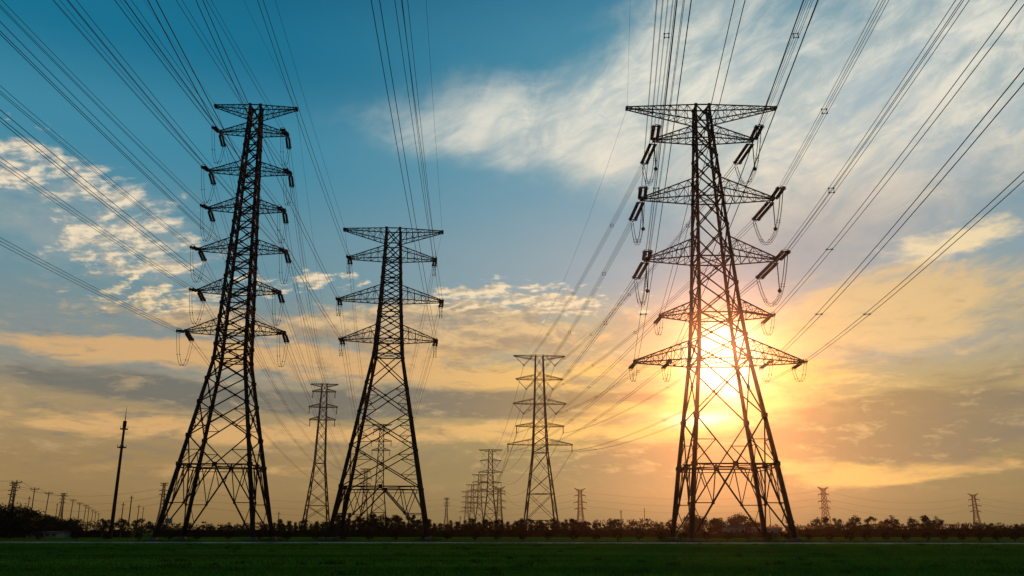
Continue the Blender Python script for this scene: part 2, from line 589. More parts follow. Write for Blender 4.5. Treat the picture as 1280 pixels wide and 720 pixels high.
def pylon_body(spec, th):
    """returns leg builders (four) and the bracing builder"""
    prof, panels = spec['prof'], spec['panels']
    rb, rt, rd = spec['leg_r']
    H = prof[-1][0]
    W = lambda z: lerp_prof(prof, z) / 2
    P = lambda c, z: Vector((c[0] * W(z), c[1] * W(z), z))
    nside = spec.get('sides', 4)
    legs = []
    for c in ((-1, -1), (1, -1), (1, 1), (-1, 1)):
        m = MB()
        zs = sorted(set([z for z, _ in prof] + [0.25]))
        zs = [z for z in zs if z >= 0.25]
        for z0, z1 in zip(zs, zs[1:]):
            m.bar(P(c, z0), P(c, z1), (rb + (rt - rb) * z0 / H) * th, (rb + (rt - rb) * z1 / H) * th, nside)
        for z0, z1, t in panels:                                   # flanges where bracing lands
            r = (rb + (rt - rb) * z1 / H) * th
            q = P(c, z1)
            m.box(q, (r * 2.3, r * 2.3, r * 1.8))
        legs.append(m)
    br = MB()
    rd *= th
    rs = rd * 0.6

    def plate(p, s):
        br.box(p, (s, s, s))
    for z0, z1, t in panels:
        w = W(z0)
        for a, b in FACES:
            a0, b0, a1, b1 = P(a, z0), P(b, z0), P(a, z1), P(b, z1)
            m0, m1 = (a0 + b0) / 2, (a1 + b1) / 2
            if t[0] == 'X':
                br.bar(a0, b1, rd); br.bar(b0, a1, rd)
                tt = w / (w + W(z1))
                x = a0.lerp(b1, tt)
                plate(x, rd * 3.2)
                if 's' in t:                                        # redundants in a large panel
                    for s0, s1 in ((a0, b1), (b0, a1)):
                        e0 = a0 if s0 is a0 else b0
                        e1 = a1 if s0 is a0 else b1
                        br.bar(s0.lerp(s1, tt * .5), e0.lerp(e1, tt * 0.5), rs)
                        o0, o1 = (b0, b1) if s0 is a0 else (a0, a1)
                        br.bar(s0.lerp(s1, tt + (1 - tt) * .5), o0.lerp(o1, tt + (1 - tt) * .5), rs)
                        br.bar(s0.lerp(s1, tt * .5), e0.lerp(e1, tt), rs)
                        br.bar(s0.lerp(s1, tt + (1 - tt) * .5), o0.lerp(o1, tt), rs)
                if 'h' in t:
                    br.bar(a1, b1, rd)
            elif t[0] == 'V':
                br.bar(m0, a1, rd); br.bar(m0, b1, rd)
                plate(m0, rd * 4.5)
                for e0, e1 in ((a0, a1), (b0, b1)):
                    br.bar(m0.lerp(e1, .5), e0.lerp(e1, .5), rs)
                    br.bar(m0.lerp(e1, .5), e0, rs)
            elif t[0] == 'A':
                br.bar(m1, a0, rd * 1.15); br.bar(m1, b0, rd * 1.15)
                br.bar(a1, b1, rd * 1.15)
                br.bar(a1 - Vector((0, 0, .45)), b1 - Vector((0, 0, .45)), rs)
                plate(m1, rd * 5.0)
                for e0, e1 in ((a0, a1), (b0, b1)):
                    h = m1.lerp(e0, .52)
                    l = e1.lerp(e0, .52)
                    br.bar(h, l, rs * 1.15)
                    top = m1.lerp(e1, .48)
                    br.bar(h, top, rs); br.bar(h, e1.lerp(m1, .12), rs)
                    br.bar(l, e1.lerp(m1, .25), rs)
                    br.bar(m1.lerp(e0, .26), top, rs)
                    br.bar(m1.lerp(e0, .78), l, rs * .8)
                    plate(h, rd * 2.8)
        if 'd' in t:                                                # plan bracing
            c = [P(q, z1) for q in ((-1, -1), (1, -1), (1, 1), (-1, 1))]
            br.bar(c[0], c[2], rs); br.bar(c[1], c[3], rs)
    c = [P(q, H) for q in ((-1, -1), (1, -1), (1, 1), (-1, 1))]
    for i in range(4):
        br.bar(c[i], c[(i + 1) % 4], rd)
    return legs, br


def arm_mesh(spec, arm, side, th):
    """one lattice crossarm; side -1 or 1"""
    prof = spec['prof']
    W = lambda z: lerp_prof(prof, z) / 2
    m = MB()
    L, z, rise = arm['L'], arm['z'], arm['rise']
    rc = arm.get('r', spec['arm_r']) * th
    rw = rc * 0.42
    nb = arm.get('bays', 5)
    if arm.get('top'):
        za, zb = z, z - rise                                        # level chord on top, lower chord rising to the tip
        tip_top, tip_bot = z + arm.get('tip', 0.0), z - 0.25 + arm.get('tip', 0.0)
    else:
        za, zb = z + rise, z
        tip_top, tip_bot = z + 0.3, z
    tw = 0.28
    rows = []
    for y in (-1, 1):
        T0 = Vector((side * W(za), y * W(za), za)); T1 = Vector((side * L, y * tw, tip_top))
        B0 = Vector((side * W(zb), y * W(zb), zb)); B1 = Vector((side * L, y * tw, tip_bot))
        m.bar(T0, T1, rc); m.bar(B0, B1, rc)
        tp = [T0.lerp(T1, i / nb) for i in range(nb + 1)]
        bp = [B0.lerp(B1, i / nb) for i in range(nb + 1)]
        for i in range(nb):
            if i:
                m.bar(tp[i], bp[i], rw)
            if i % 2 == 0:
                m.bar(bp[i], tp[i + 1], rw)
            else:
                m.bar(tp[i], bp[i + 1], rw)
        m.bar(T1, B1, rc)
        rows.append((tp, bp))
    for i in range(nb + 1):
        m.bar(rows[0][1][i], rows[1][1][i], rw)
        if i:
            m.bar(rows[0][0][i], rows[1][0][i], rw)
        if i < nb:
            m.bar(rows[0][1][i], rows[1][1][i + 1], rw)
            m.bar(rows[1][0][i], rows[0][0][i + 1], rw)
    m.box((side * (L + 0.05), 0, (tip_top + tip_bot) / 2), (0.35, 2 * tw + .3, 0.4))
    return m


def string_mesh(p, d, length, twin, rad, n=None, gap=0.5):
    """strain insulator string(s) of bell discs running from p along d"""
    m = MB()
    d = Vector(d).normalized()
    side = d.cross(Vector((0, 0, 1)))
    if side.length < 1e-3:
        side = Vector((1, 0, 0))
    side.normalize()
    up = side.cross(d)
    n = n or max(6, int(length / 0.2))
    e = p + d * length
    offs = (-gap / 2, gap / 2) if twin else (0.0,)
    link = 0.10 * length
    for o in offs:
        a = p + d * link + side * o
        b = p + d * (length - link) + side * o
        pts, rr = [], []
        for i in range(n):
            c0 = a.lerp(b, i / n); c1 = a.lerp(b, (i + .62) / n); c2 = a.lerp(b, (i + .66) / n)
            pts += [c0, c1, c2]; rr += [rad * .45, rad, rad * .45]
        pts.append(b); rr.append(rad * .45)
        m.path(pts, rr, 7)
        m.bar(p, a, 0.05); m.bar(b, e, 0.05)
    if twin:
        for q in (p + d * link, p + d * (length - link)):
            m.bar(q - side * (gap * .8), q + side * (gap * .8), 0.09)
        # corona ring at the live end
        q = p + d * (length - link * 1.2)
        ring = [q + (side * math.cos(t) * gap * .95 + up * math.sin(t) * 0.35) for t in [2 * math.pi * i / 14 for i in range(15)]]
        m.path(ring, 0.035, 4)
    return m, e


def parab(p, q, sag, n=24):
    p, q = Vector(p), Vector(q)
    out = []
    for i in range(n + 1):
        t = i / n
        c = p.lerp(q, t)
        c.z -= sag * 4 * t * (1 - t)
        out.append(c)
    return out


def bundle_offsets(kind, gap=0.45):
    h = gap / 2
    return {1: [(0, 0)], 2: [(-h, 0), (h, 0)], 3: [(-h, h * .6), (h, h * .6), (0, -h)], 4: [(-h, -h), (h, -h), (h, h), (-h, h)]}[kind]


def make_pylon(name, spec, loc, rz, label, cat='pylon', group=None, th=1.0):
    root = empty(name, loc, rz)
    tag(root, label, cat, group)
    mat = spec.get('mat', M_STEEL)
    legs, br = pylon_body(spec, th)
    for m in legs:
        m.build('leg', mat, root)
    br.build('bracing', mat, root)
    w = spec['prof'][0][1] / 2
    if spec.get('footings', True):
        for x, y in ((-1, -1), (1, -1), (1, 1), (-1, 1)):
            f = MB()
            f.box((x * w, y * w, 0.10), (1.25, 1.25, 0.32), 0, 0.88)
            f.box((x * w, y * w, 0.41), (0.85, 0.85, 0.30), 0, 0.9)
            f.build('footing', M_CONC, root)
    arms = {}
    for li, arm in enumerate(spec['arms']):
        for side in (-1, 1):
            arms[(li, side)] = arm_mesh(spec, arm, side, th).build('crossarm', mat, root)
    return root, arms


def world_of(root_loc, rz, p):
    return Matrix.Translation(root_loc) @ Matrix.Rotation(rz, 4, 'Z') @ Vector(p)


ORD = ['top', 'second', 'third', 'fourth', 'fifth', 'sixth', 'lowest']
wire_count = 0


def make_line(name, label, group, a, b, sag, nsub, gap=0.45, r=0.022, spacers=0, n=28, lat=None, cat='power line'):
    """a bundle of conductors between two points: one thing, each strand a part of it"""
    mid = Vector(a)
    d = (Vector(b) - Vector(a)); d.z = 0
    d.normalize()
    latv = Vector((d.y, -d.x, 0))
    offs = bundle_offsets(nsub, gap)
    pts = parab(Vector(), Vector(b) - Vector(a), sag, n)
    rnd = random.Random(label)
    if nsub == 1:
        m = MB(); m.path(pts, r, 4)
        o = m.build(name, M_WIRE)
        o.location = a
        return tag(o, label, cat, group)
    root = empty(name, a)
    tag(root, label, cat, group)
    for k, (u, v) in enumerate(offs):
        m = MB()
        ds = sag * rnd.uniform(-0.006, 0.006)
        m.path([p + latv * u + Vector((0, 0, v - ds * 4 * (i / n) * (1 - i / n))) for i, p in enumerate(pts)], r, 4)
        m.build('conductor', M_WIRE, root)
    for k in range(spacers):
        t = (k + 0.55) / spacers
        i = t * n
        p = pts[int(i)].lerp(pts[min(int(i) + 1, n)], i - int(i))
        m = MB()
        q = [p + latv * u + Vector((0, 0, v)) for u, v in offs]
        for i2 in range(len(q)):
            m.bar(q[i2], q[(i2 + 1) % len(q)], 0.035)
            m.box(q[i2], (0.13, 0.13, 0.13))
        m.build('spacer', M_WIRE, root)
    return root


def jumper_mesh(p, q, drop, nsub, gap=0.35, r=0.028):
    m = MB()
    d = q - p
    d.z = 0
    lat = Vector((d.y, -d.x, 0)).normalized()
    for u, v in bundle_offsets(nsub, gap):
        pts = []
        for i in range(19):
            t = i / 18
            c = p.lerp(q, t)
            c.z -= drop * (1 - abs(2 * t - 1) ** 2.6)
            pts.append(c + lat * u + Vector((0, 0, v)))
        m.path(pts, r, 4)
    for t in (.2, .5, .8):
        c = p.lerp(q, t)
        c.z -= drop * (1 - abs(2 * t - 1) ** 2.6)
        for u, v in bundle_offsets(nsub, gap):
            m.box(c + lat * u + Vector((0, 0, v)), (0.12, 0.12, 0.12))
    return m


def strain_set(root, rz, armobj, tip, near_to, far_to, length, twin, rad, drop, nsub, pilot=False, gap=0.5, dip=0.12):
    """near and far strain strings, the jumper loop between them; returns world ends of the strings"""
    inv = root.matrix_basis.inverted()
    tip = Vector(tip)
    wt = root.matrix_basis @ tip
    ends = []
    for k, to in enumerate((near_to, far_to)):
        d = (Vector(to) - wt).normalized()
        d.z -= dip
        dl = (inv.to_3x3() @ d).normalized()
        m, e = string_mesh(tip + dl * 0.25, dl, length, twin, rad, gap=gap)
        m.build('insulator_string', M_GLASS, armobj, True)
        ends.append(e)
    jumper_mesh(ends[0], ends[1], drop, nsub).build('jumper_loop', M_WIRE, armobj)
    if pilot:
        m = MB()
        a = tip + Vector((0, 0, -.2)); b = tip + Vector((0, 0, -drop * .78 - .2))
        pts = [a.lerp(b, i / 24) for i in range(25)]
        m.path(pts, [0.05 if i % 2 else 0.085 for i in range(25)], 6)
        m.path([b + Vector((0, 0, .28)), b + Vector((0, 0, .2)), b, b - Vector((0, 0, .2)), b - Vector((0, 0, .28))], [.06, .22, .30, .22, .06], 8)
        m.build('support_insulator', M_GLASS, armobj, True)
    return [root.matrix_basis @ e for e in ends]


def fix(o):
    o.matrix_basis = Matrix.Translation(o.location) @ Matrix.Rotation(o.rotation_euler.z, 4, 'Z')


# ---- specifications of the pylons (metres)
SPEC_R = dict(
    prof=[(0, 12.6), (9.45, 10.3), (23.2, 6.67), (29.6, 5.55), (37.7, 4.55), (46.8, 3.5), (56, 2.45), (61.4, 1.95)],
    panels=[(0.3, 9.45, 'Ad'), (9.45, 15.6, 'V'), (15.6, 23.2, 'Xhd'), (23.2, 26.5, 'X'), (26.5, 29.6, 'Xhd'), (29.6, 33.8, 'X'), (33.8, 37.7, 'Xhd'),
            (37.7, 42.4, 'X'), (42.4, 46.8, 'Xhd'), (46.8, 49.9, 'X'), (49.9, 53.1, 'X'), (53.1, 56, 'Xhd'), (56, 58.8, 'Xh'), (58.8, 61.4, 'Xh')],
    arms=[dict(z=61.4, L=10.9, rise=2.5, top=True, bays=8), dict(z=56, L=7.15, rise=2.1), dict(z=46.8, L=9.35, rise=2.9, bays=6),
          dict(z=37.7, L=9.15, rise=2.9, bays=6), dict(z=29.6, L=7.5, rise=1.9), dict(z=23.2, L=11.25, rise=2.9, bays=7)],
    leg_r=(0.33, 0.17, 0.115), arm_r=0.10, sides=8)
SPEC_L = dict(
    prof=[(0, 12.3), (9.8, 9.05), (24.3, 4.2), (34.4, 3.5), (47, 2.6), (64, 1.55)],
    panels=[(0.3, 9.8, 'Ad'), (9.8, 13.6, 'V'), (13.6, 18.2, 'Xs'), (18.2, 21.5, 'X'), (21.5, 24.3, 'Xhd'), (24.3, 26.4, 'Xh'), (26.4, 28.4, 'Xhd'),
            (28.4, 30.4, 'X'), (30.4, 32.4, 'Xh'), (32.4, 34.4, 'Xhd'), (34.4, 36.4, 'X'), (36.4, 38.5, 'Xh'), (38.5, 40.6, 'Xhd'),
            (40.6, 42.6, 'X'), (42.6, 44.8, 'Xh'), (44.8, 47, 'Xhd'), (47, 49, 'X'), (49, 51, 'Xh'), (51, 53, 'Xhd'),
            (53, 55.1, 'X'), (55.1, 57.2, 'Xh'), (57.2, 59.4, 'Xhd'), (59.4, 61.6, 'Xh'), (61.6, 64, 'Xh')],
    arms=[dict(z=64, L=6.05, rise=1.9, top=True, bays=6), dict(z=59.4, L=5.0, rise=1.5), dict(z=53, L=5.9, rise=1.6), dict(z=47, L=5.45, rise=1.6),
          dict(z=40.6, L=6.2, rise=1.7), dict(z=34.4, L=5.7, rise=1.7), dict(z=28.4, L=6.8, rise=1.8)],
    leg_r=(0.31, 0.17, 0.105), arm_r=0.085)
SPEC_M = dict(
    prof=[(0, 13.3), (7.3, 10.8), (26.7, 4.1), (35.2, 3.05), (46.8, 2.1)],
    panels=[(0.3, 7.3, 'Ad'), (7.3, 13, 'Xs'), (13, 17.8, 'Xs'), (17.8, 22.2, 'Xs'), (22.2, 26.7, 'Xhd'), (26.7, 29, 'Xhd'), (29, 31.1, 'X'),
            (31.1, 33.2, 'Xh'), (33.2, 35.2, 'Xhd'), (35.2, 36.9, 'X'), (36.9, 38.6, 'Xh'), (38.6, 40.2, 'X'), (40.2, 41.9, 'Xhd'), (41.9, 44.3, 'Xh'), (44.3, 46.8, 'Xh')],
    arms=[dict(z=46.8, L=7.6, rise=2.0, top=True, bays=7), dict(z=41.9, L=6.6, rise=2.0), dict(z=35.2, L=7.8, rise=2.3, bays=6), dict(z=29, L=7.05, rise=2.2)],
    leg_r=(0.30, 0.17, 0.10), arm_r=0.085)
SPEC_F = dict(
    prof=[(0, 11.2), (10, 8.9), (26.6, 4.9), (43, 3.6), (60, 2.6)],
    panels=[(0, 4.5, 'Xh'), (4.5, 13, 'Xhd'), (13, 19.5, 'X'), (19.5, 26.6, 'Xhd'), (26.6, 29.2, 'Xh'), (29.2, 32.3, 'X'), (32.3, 35.4, 'Xhd'), (35.4, 39.2, 'X'),
            (39.2, 43.1, 'Xhd'), (43.1, 47.3, 'X'), (47.3, 51.6, 'Xhd'), (51.6, 55.6, 'X'), (55.6, 60, 'Xh')],
    arms=[dict(z=60, L=8.8, rise=1.5, top=True), dict(z=51.6, L=8.0, rise=1.6), dict(z=43.1, L=9.0, rise=1.8), dict(z=35.4, L=8.1, rise=1.2), dict(z=29.2, L=11.0, rise=2.0)],
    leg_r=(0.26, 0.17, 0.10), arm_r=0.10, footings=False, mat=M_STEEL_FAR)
SPEC_G = dict(
    prof=[(0, 9.0), (9, 6.9), (23.8, 3.6), (38.9, 2.6), (51.7, 1.7)],
    panels=[(0, 5, 'X'), (5, 9.5, 'Xh'), (9.5, 14, 'X'), (14, 19, 'X'), (19, 23.8, 'Xhd'), (23.8, 27.5, 'X'), (27.5, 31.2, 'X'), (31.2, 35, 'X'), (35, 38.9, 'Xhd'),
            (38.9, 41.2, 'X'), (41.2, 43.4, 'Xhd'), (43.4, 46.1, 'X'), (46.1, 48.9, 'Xhd'), (48.9, 51.7, 'Xh')],
    arms=[dict(z=51.7, L=4.6, rise=1.1, top=True), dict(z=48.9, L=4.0, rise=1.1), dict(z=43.4, L=4.9, rise=1.2), dict(z=38.9, L=4.4, rise=1.2)],
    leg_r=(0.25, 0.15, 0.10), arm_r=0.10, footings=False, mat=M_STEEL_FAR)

SPEC_H = dict(
    prof=[(0, 8.6), (8, 7.2), (22, 4.6), (45, 3.0)],
    panels=[(0, 5, 'X'), (5, 10, 'Xh'), (10, 14.5, 'X'), (14.5, 19, 'Xh'), (19, 23, 'Xh'), (23, 27, 'X'), (27, 31, 'Xh'), (31, 35, 'X'), (35, 39, 'Xh'), (39, 42, 'Xh'), (42, 45, 'Xh')],
    arms=[dict(z=45, L=6.2, rise=2.4, top=True, tip=1.8, bays=4), dict(z=38.5, L=6.4, rise=1.6, bays=4), dict(z=31, L=7.4, rise=1.6, bays=4), dict(z=24, L=6.6, rise=1.6, bays=4)],
    leg_r=(0.24, 0.16, 0.10), arm_r=0.12, footings=False, mat=M_STEEL_FAR)

# ---- where they stand
LOC_R, RZ_R = Vector((27.9, 112.3, 0)), R(0.0)
LOC_L, RZ_L = Vector((-39.3, 117, 0)), R(4.4)
LOC_M, RZ_M = Vector((-18.6, 125, 0)), R(4.5)
LOC_F, RZ_F = Vector((ground_x(676, 290), 290, 0)), R(4)
LOC_G, RZ_G = Vector((ground_x(394.5, 300), 300, 0)), R(6)
LOC_G2, RZ_G2 = Vector((ground_x(472, 420), 420, 0)), R(8)
LOC_G3, RZ_G3 = Vector((ground_x(453, 520), 520, 0)), R(8)

pyl_R, arm_R = make_pylon('lattice_pylon', SPEC_R, LOC_R, RZ_R, 'huge sun-backed lattice pylon in front of the low sun, long jumper loops under its arms')
pyl_L, arm_L = make_pylon('lattice_pylon', SPEC_L, LOC_L, RZ_L, 'tall slender black lattice pylon with seven pairs of short arms')
pyl_M, arm_M = make_pylon('lattice_pylon', SPEC_M, LOC_M, RZ_M, 'wide-legged black lattice pylon with four pairs of arms, shorter than its big neighbours')
pyl_F, arm_F = make_pylon('lattice_pylon', SPEC_F, LOC_F, RZ_F, 'mid-distance pylon with V-shaped insulators under its three upper arms')
pyl_G, arm_G = make_pylon('lattice_pylon', SPEC_G, LOC_G, RZ_G, 'slim distant pylon standing between the two black pylons', th=1.0)
pyl_G2, arm_G2 = make_pylon('lattice_pylon', SPEC_G, LOC_G2, RZ_G2, 'distant pylon seen through the legs of the wide-legged pylon', th=1.15)
for o in (pyl_R, pyl_L, pyl_M, pyl_F, pyl_G, pyl_G2):
    fix(o)

# climbing board and ladder on the big right pylon, sign plate on the left one
m = MB()
m.box((-4.6, -6.05, 2.6), (0.9, 0.04, 0.6))
m.build('warning_plate', M_DOOR, pyl_L)


def hang(armobj, spec, arm, side, kind, mat=M_GLASS):
    """hanging insulators on distant pylons: V-strings or plain strings; returns local wire point"""
    L, z = arm['L'], arm['z'] - (arm['rise'] if False else 0)
    z0 = arm['z'] - (0.15 if arm.get('top') else 0.05)
    if kind == 'V':
        p = Vector((side * (L - 3.4), 0, z0 - 3.3))
        m = MB()
        for x in (L - 0.2, L - 6.4):
            m.bar((side * x, 0, z0), p, 0.10, n=5)
        m.box(p, (0.5, 0.5, 0.4))
    elif kind == 'I':
        p = Vector((side * (L - 0.1), 0, z0 - 2.1))
        m = MB()
        m.bar((side * (L - 0.1), 0, z0), p, 0.14, n=5)
        m.box(p, (0.3, 0.6, 0.3))
    else:
        return Vector((side * L, 0, z0))
    m.build('insulator_string', mat, armobj)
    return p


F_pts, G_pts, G2_pts = {}, {}, {}
for li, arm in enumerate(SPEC_F['arms']):
    for s in (-1, 1):
        F_pts[(li, s)] = world_of(LOC_F, RZ_F, hang(arm_F[(li, s)], SPEC_F, arm, s, 'V' if li < 3 else 'I'))
for li, arm in enumerate(SPEC_G['arms']):
    for s in (-1, 1):
        k = '' if li == 0 else 'I'
        G_pts[(li, s)] = world_of(LOC_G, RZ_G, hang(arm_G[(li, s)], SPEC_G, arm, s, k))
        G2_pts[(li, s)] = world_of(LOC_G2, RZ_G2, hang(arm_G2[(li, s)], SPEC_G, arm, s, k))

SIDE = {-1: 'left', 1: 'right'}
LV_R = ['topmost', 'second', 'third', 'fourth', 'fifth', 'lowest']
LV_L = ['topmost', 'second', 'third', 'fourth', 'fifth', 'sixth', 'lowest']
LV_M = ['topmost', 'second', 'third', 'lowest']

# ---- right line
NEAR_Y = -70.0
def near_end(p, slope, Y, dz):
    return Vector((p.x - slope * (p.y - Y), Y, p.z + dz))


for s in (-1, 1):
    for li, arm in enumerate(SPEC_R['arms']):
        tip = Vector((s * arm['L'], 0, arm['z'] - (0.0 if not arm.get('top') else 0.1)))
        wt = world_of(LOC_R, RZ_R, tip)
        lv = LV_R[li]
        if li == 0:
            make_line('earth_wire', 'thin earth wire overhead from the %s end of the sun-backed pylon top arm' % SIDE[s], 'earth wires',
                      wt, near_end(wt, 0.12, NEAR_Y, 1.0), 2.2, 1, r=0.016)
            make_line('earth_wire', 'thin earth wire running away behind from the %s end of the sun-backed pylon top arm' % SIDE[s], 'earth wires',
                      wt, F_pts[(0, s)] + Vector((0, 0, 3.5)), 5.0, 1, r=0.018)
            continue
        spots = [(tip, '')]
        if li == 5:
            spots = [(tip, 'outermost '), (Vector((s * arm['L'] * .60, 0, arm['z'])), 'mid-length ')]
        for tp, where in spots:
            w_ = world_of(LOC_R, RZ_R, tp)
            big = li in (1, 2, 3)
            far = F_pts[({1: 0, 2: 1, 3: 2, 4: 3, 5: 4}[li], s)]
            if where.startswith('mid'):
                far = far + (LOC_F + Vector((0, 0, far.z)) - far) * 0.4
            ne = near_end(w_, {4: 0.14, 5: 0.165}.get(li, 0.125) if s > 0 else 0.122, NEAR_Y, -0.5)
            st_ = strain_set(pyl_R, RZ_R, arm_R[(li, s)], tp, ne, far, 6.6 if big else 2.6, True, 0.25 if big else 0.15,
                             5.4 if big else 2.2, 4 if big else 2, pilot=big, gap=0.75 if big else 0.34)
            nsub = 4 if big else 2
            nm = 'four-wire' if big else 'two-wire'
            make_line('conductor_bundle', '%s bundle overhead from the %s%s %s arm of the sun-backed pylon' % (nm, where, lv, SIDE[s]), 'conductors of the right line',
                      st_[0], ne, 3.2, nsub, 0.5, 0.024, 4 if big else 3)
            make_line('conductor_bundle', '%s bundle from the %s%s %s arm of the sun-backed pylon running away behind' % (nm, where, lv, SIDE[s]), 'conductors of the right line',
                      st_[1], far, 2.8, nsub, 0.5, 0.026, 4 if big else 2)

# ---- left line
for s in (-1, 1):
    for li, arm in enumerate(SPEC_L['arms']):
        tip = Vector((s * arm['L'], 0, arm['z']))
        wt = world_of(LOC_L, RZ_L, tip)
        lv = LV_L[li]
        far = {0: G_pts[(0, s)], 1: G_pts[(1, s)], 2: G_pts[(2, s)], 3: G_pts[(3, s)]}.get(li)
        if far is None:
            far = LOC_G3 + Vector((s * 4.5, 0, {4: 36.0, 5: 32.0, 6: 28.0}[li]))
        sl_ = -0.03
        if li == 0:
            make_line('earth_wire', 'thin earth wire overhead from the %s end of the seven-armed pylon top arm' % SIDE[s], 'earth wires',
                      wt, near_end(wt, sl_, NEAR_Y, 1.0), 2.2, 1, r=0.016)
            make_line('earth_wire', 'thin earth wire running away behind from the %s end of the seven-armed pylon top arm' % SIDE[s], 'earth wires',
                      wt, far, 4.0, 1, r=0.018)
            continue
        ne = near_end(wt, sl_, NEAR_Y, -0.5)
        st_ = strain_set(pyl_L, RZ_L, arm_L[(li, s)], tip, ne, far, 3.1, True, 0.19, 4.2, 2, gap=0.42, dip=0.16)
        make_line('conductor_bundle', 'three-wire bundle overhead from the %s %s arm of the seven-armed pylon' % (lv, SIDE[s]), 'conductors of the left line',
                  st_[0], ne, 3.0, 3, 0.55, 0.022, 0)
        make_line('conductor_bundle', 'two-wire bundle running off behind from the %s %s arm of the seven-armed pylon' % (lv, SIDE[s]), 'conductors of the left line',
                  st_[1], far, 7.0 if li < 4 else 11.0, 2, 0.5, 0.026, 0)

# ---- middle line
for s in (-1, 1):
    for li, arm in enumerate(SPEC_M['arms']):
        tip = Vector((s * arm['L'], 0, arm['z']))
        wt = world_of(LOC_M, RZ_M, tip)
        lv = LV_M[li]
        far = G2_pts[(li, s)]
        sl_ = -0.095 if s < 0 else (-0.058, -0.058, -0.049, -0.056)[li]
        if li == 0:
            make_line('earth_wire', 'thin earth wire overhead from the %s end of the wide-legged pylon top arm' % SIDE[s], 'earth wires',
                      wt, near_end(wt, sl_, NEAR_Y, 1.0), 2.2, 1, r=0.016)
            make_line('earth_wire', 'thin earth wire running away behind from the %s end of the wide-legged pylon top arm' % SIDE[s], 'earth wires',
                      wt, far, 5.0, 1, r=0.018)
            continue
        ne = near_end(wt, sl_, NEAR_Y, -0.5)
        st_ = strain_set(pyl_M, RZ_M, arm_M[(li, s)], tip, ne, far, 1.9, True, 0.17, 2.2, 2, gap=0.4, dip=0.1)
        make_line('conductor_bundle', 'two-wire bundle overhead from the %s %s arm of the wide-legged pylon' % (lv, SIDE[s]), 'conductors of the middle line',
                  st_[0], ne, 3.0, 2, 0.4, 0.024, 0)
        make_line('conductor_bundle', 'two-wire bundle running off behind from the %s %s arm of the wide-legged pylon' % (lv, SIDE[s]), 'conductors of the middle line',
                  st_[1], far, 8.0, 2, 0.5, 0.024, 0)


# ---- far pylons: one mesh each, thin in the picture
def far_pylon(spec, px, Y, h, label, rz=0.0, th=1.6, group='far pylons on the horizon', insul=None):
    m = MB()
    legs, br = pylon_body(spec, th)
    parts = legs + [br] + [arm_mesh(spec, a, s, th) for a in spec['arms'] for s in (-1, 1)]
    if insul:
        q = MB()
        for li, a in enumerate(spec['arms']):
            for s in (-1, 1):
                if insul == 'V' and li < 3:
                    p = Vector((s * (a['L'] - 3.4), 0, a['z'] - 3.4))
                    q.bar((s * (a['L'] - .2), 0, a['z'] - .1), p, .14); q.bar((s * (a['L'] - 6.4), 0, a['z'] - .1), p, .14)
                elif li:
                    q.bar((s * a['L'], 0, a['z']), (s * a['L'], 0, a['z'] - 2.2), .18)
        parts.append(q)
    for b in parts:
        k = len(m.v)
        m.v += b.v
        m.f += [tuple(i + k for i in f) for f in b.f]
    sc = h / spec['prof'][-1][0]
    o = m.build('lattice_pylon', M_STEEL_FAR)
    o.location = (ground_x(px, Y), Y, 0)
    o.scale = (sc, sc, sc)
    o.rotation_euler = (0, 0, rz)
    tag(o, label, 'pylon', group)
    return o


FG = 'far pylons on the horizon'
fp = [far_pylon(SPEC_F, 612.5, 650, 60, 'far pylon nearest the V-insulator pylon, tallest of the distant cluster', R(3), 1.7, insul='V'),
      far_pylon(SPEC_F, 599, 915, 58, 'second pylon back in the distant cluster, just left of the tallest', R(3), 2.0, insul='V'),
      far_pylon(SPEC_F, 590, 1120, 58, 'third pylon back in the distant cluster', R(3), 2.2, insul='V'),
      far_pylon(SPEC_F, 583, 1280, 56, 'leftmost and smallest pylon of the distant cluster', R(3), 2.3, insul='V'),
      far_pylon(SPEC_H, 624, 1000, 48, 'slim far pylon just right of the tallest in the distant cluster', R(12), 1.7, insul='I'),
      far_pylon(SPEC_H, 726, 980, 45, 'small lone far pylon right of the V-insulator pylon', R(10), 1.7, insul='I'),
      far_pylon(SPEC_H, 1034, 950, 45, 'small far pylon above the row of round-crowned trees on the right', R(12), 1.7, insul='I'),
      far_pylon(SPEC_H, 1223, 1120, 45, 'small far pylon near the right edge behind the hedge', R(-14), 1.9, insul='I'),
      far_pylon(SPEC_G, 557.5, 1200, 44, 'tiny far pylon between the wide-legged pylon and the distant cluster', R(12), 2.0, insul='I'),
      far_pylon(SPEC_G, 454, 520, 37, 'small pylon low behind the wide-legged pylon, left of centre between its legs', R(8), 1.7, insul='I'),
      far_pylon(SPEC_G, 199, 720, 39, 'plain narrow far pylon just left of the seven-armed pylon', R(10), 1.9),
      far_pylon(SPEC_G, 8, 760, 41, 'far pylon at the left edge above the dark trees', R(20), 2.0),
      far_pylon(SPEC_G, 73, 1000, 42, 'small far pylon behind the utility poles on the left', R(20), 2.1)]

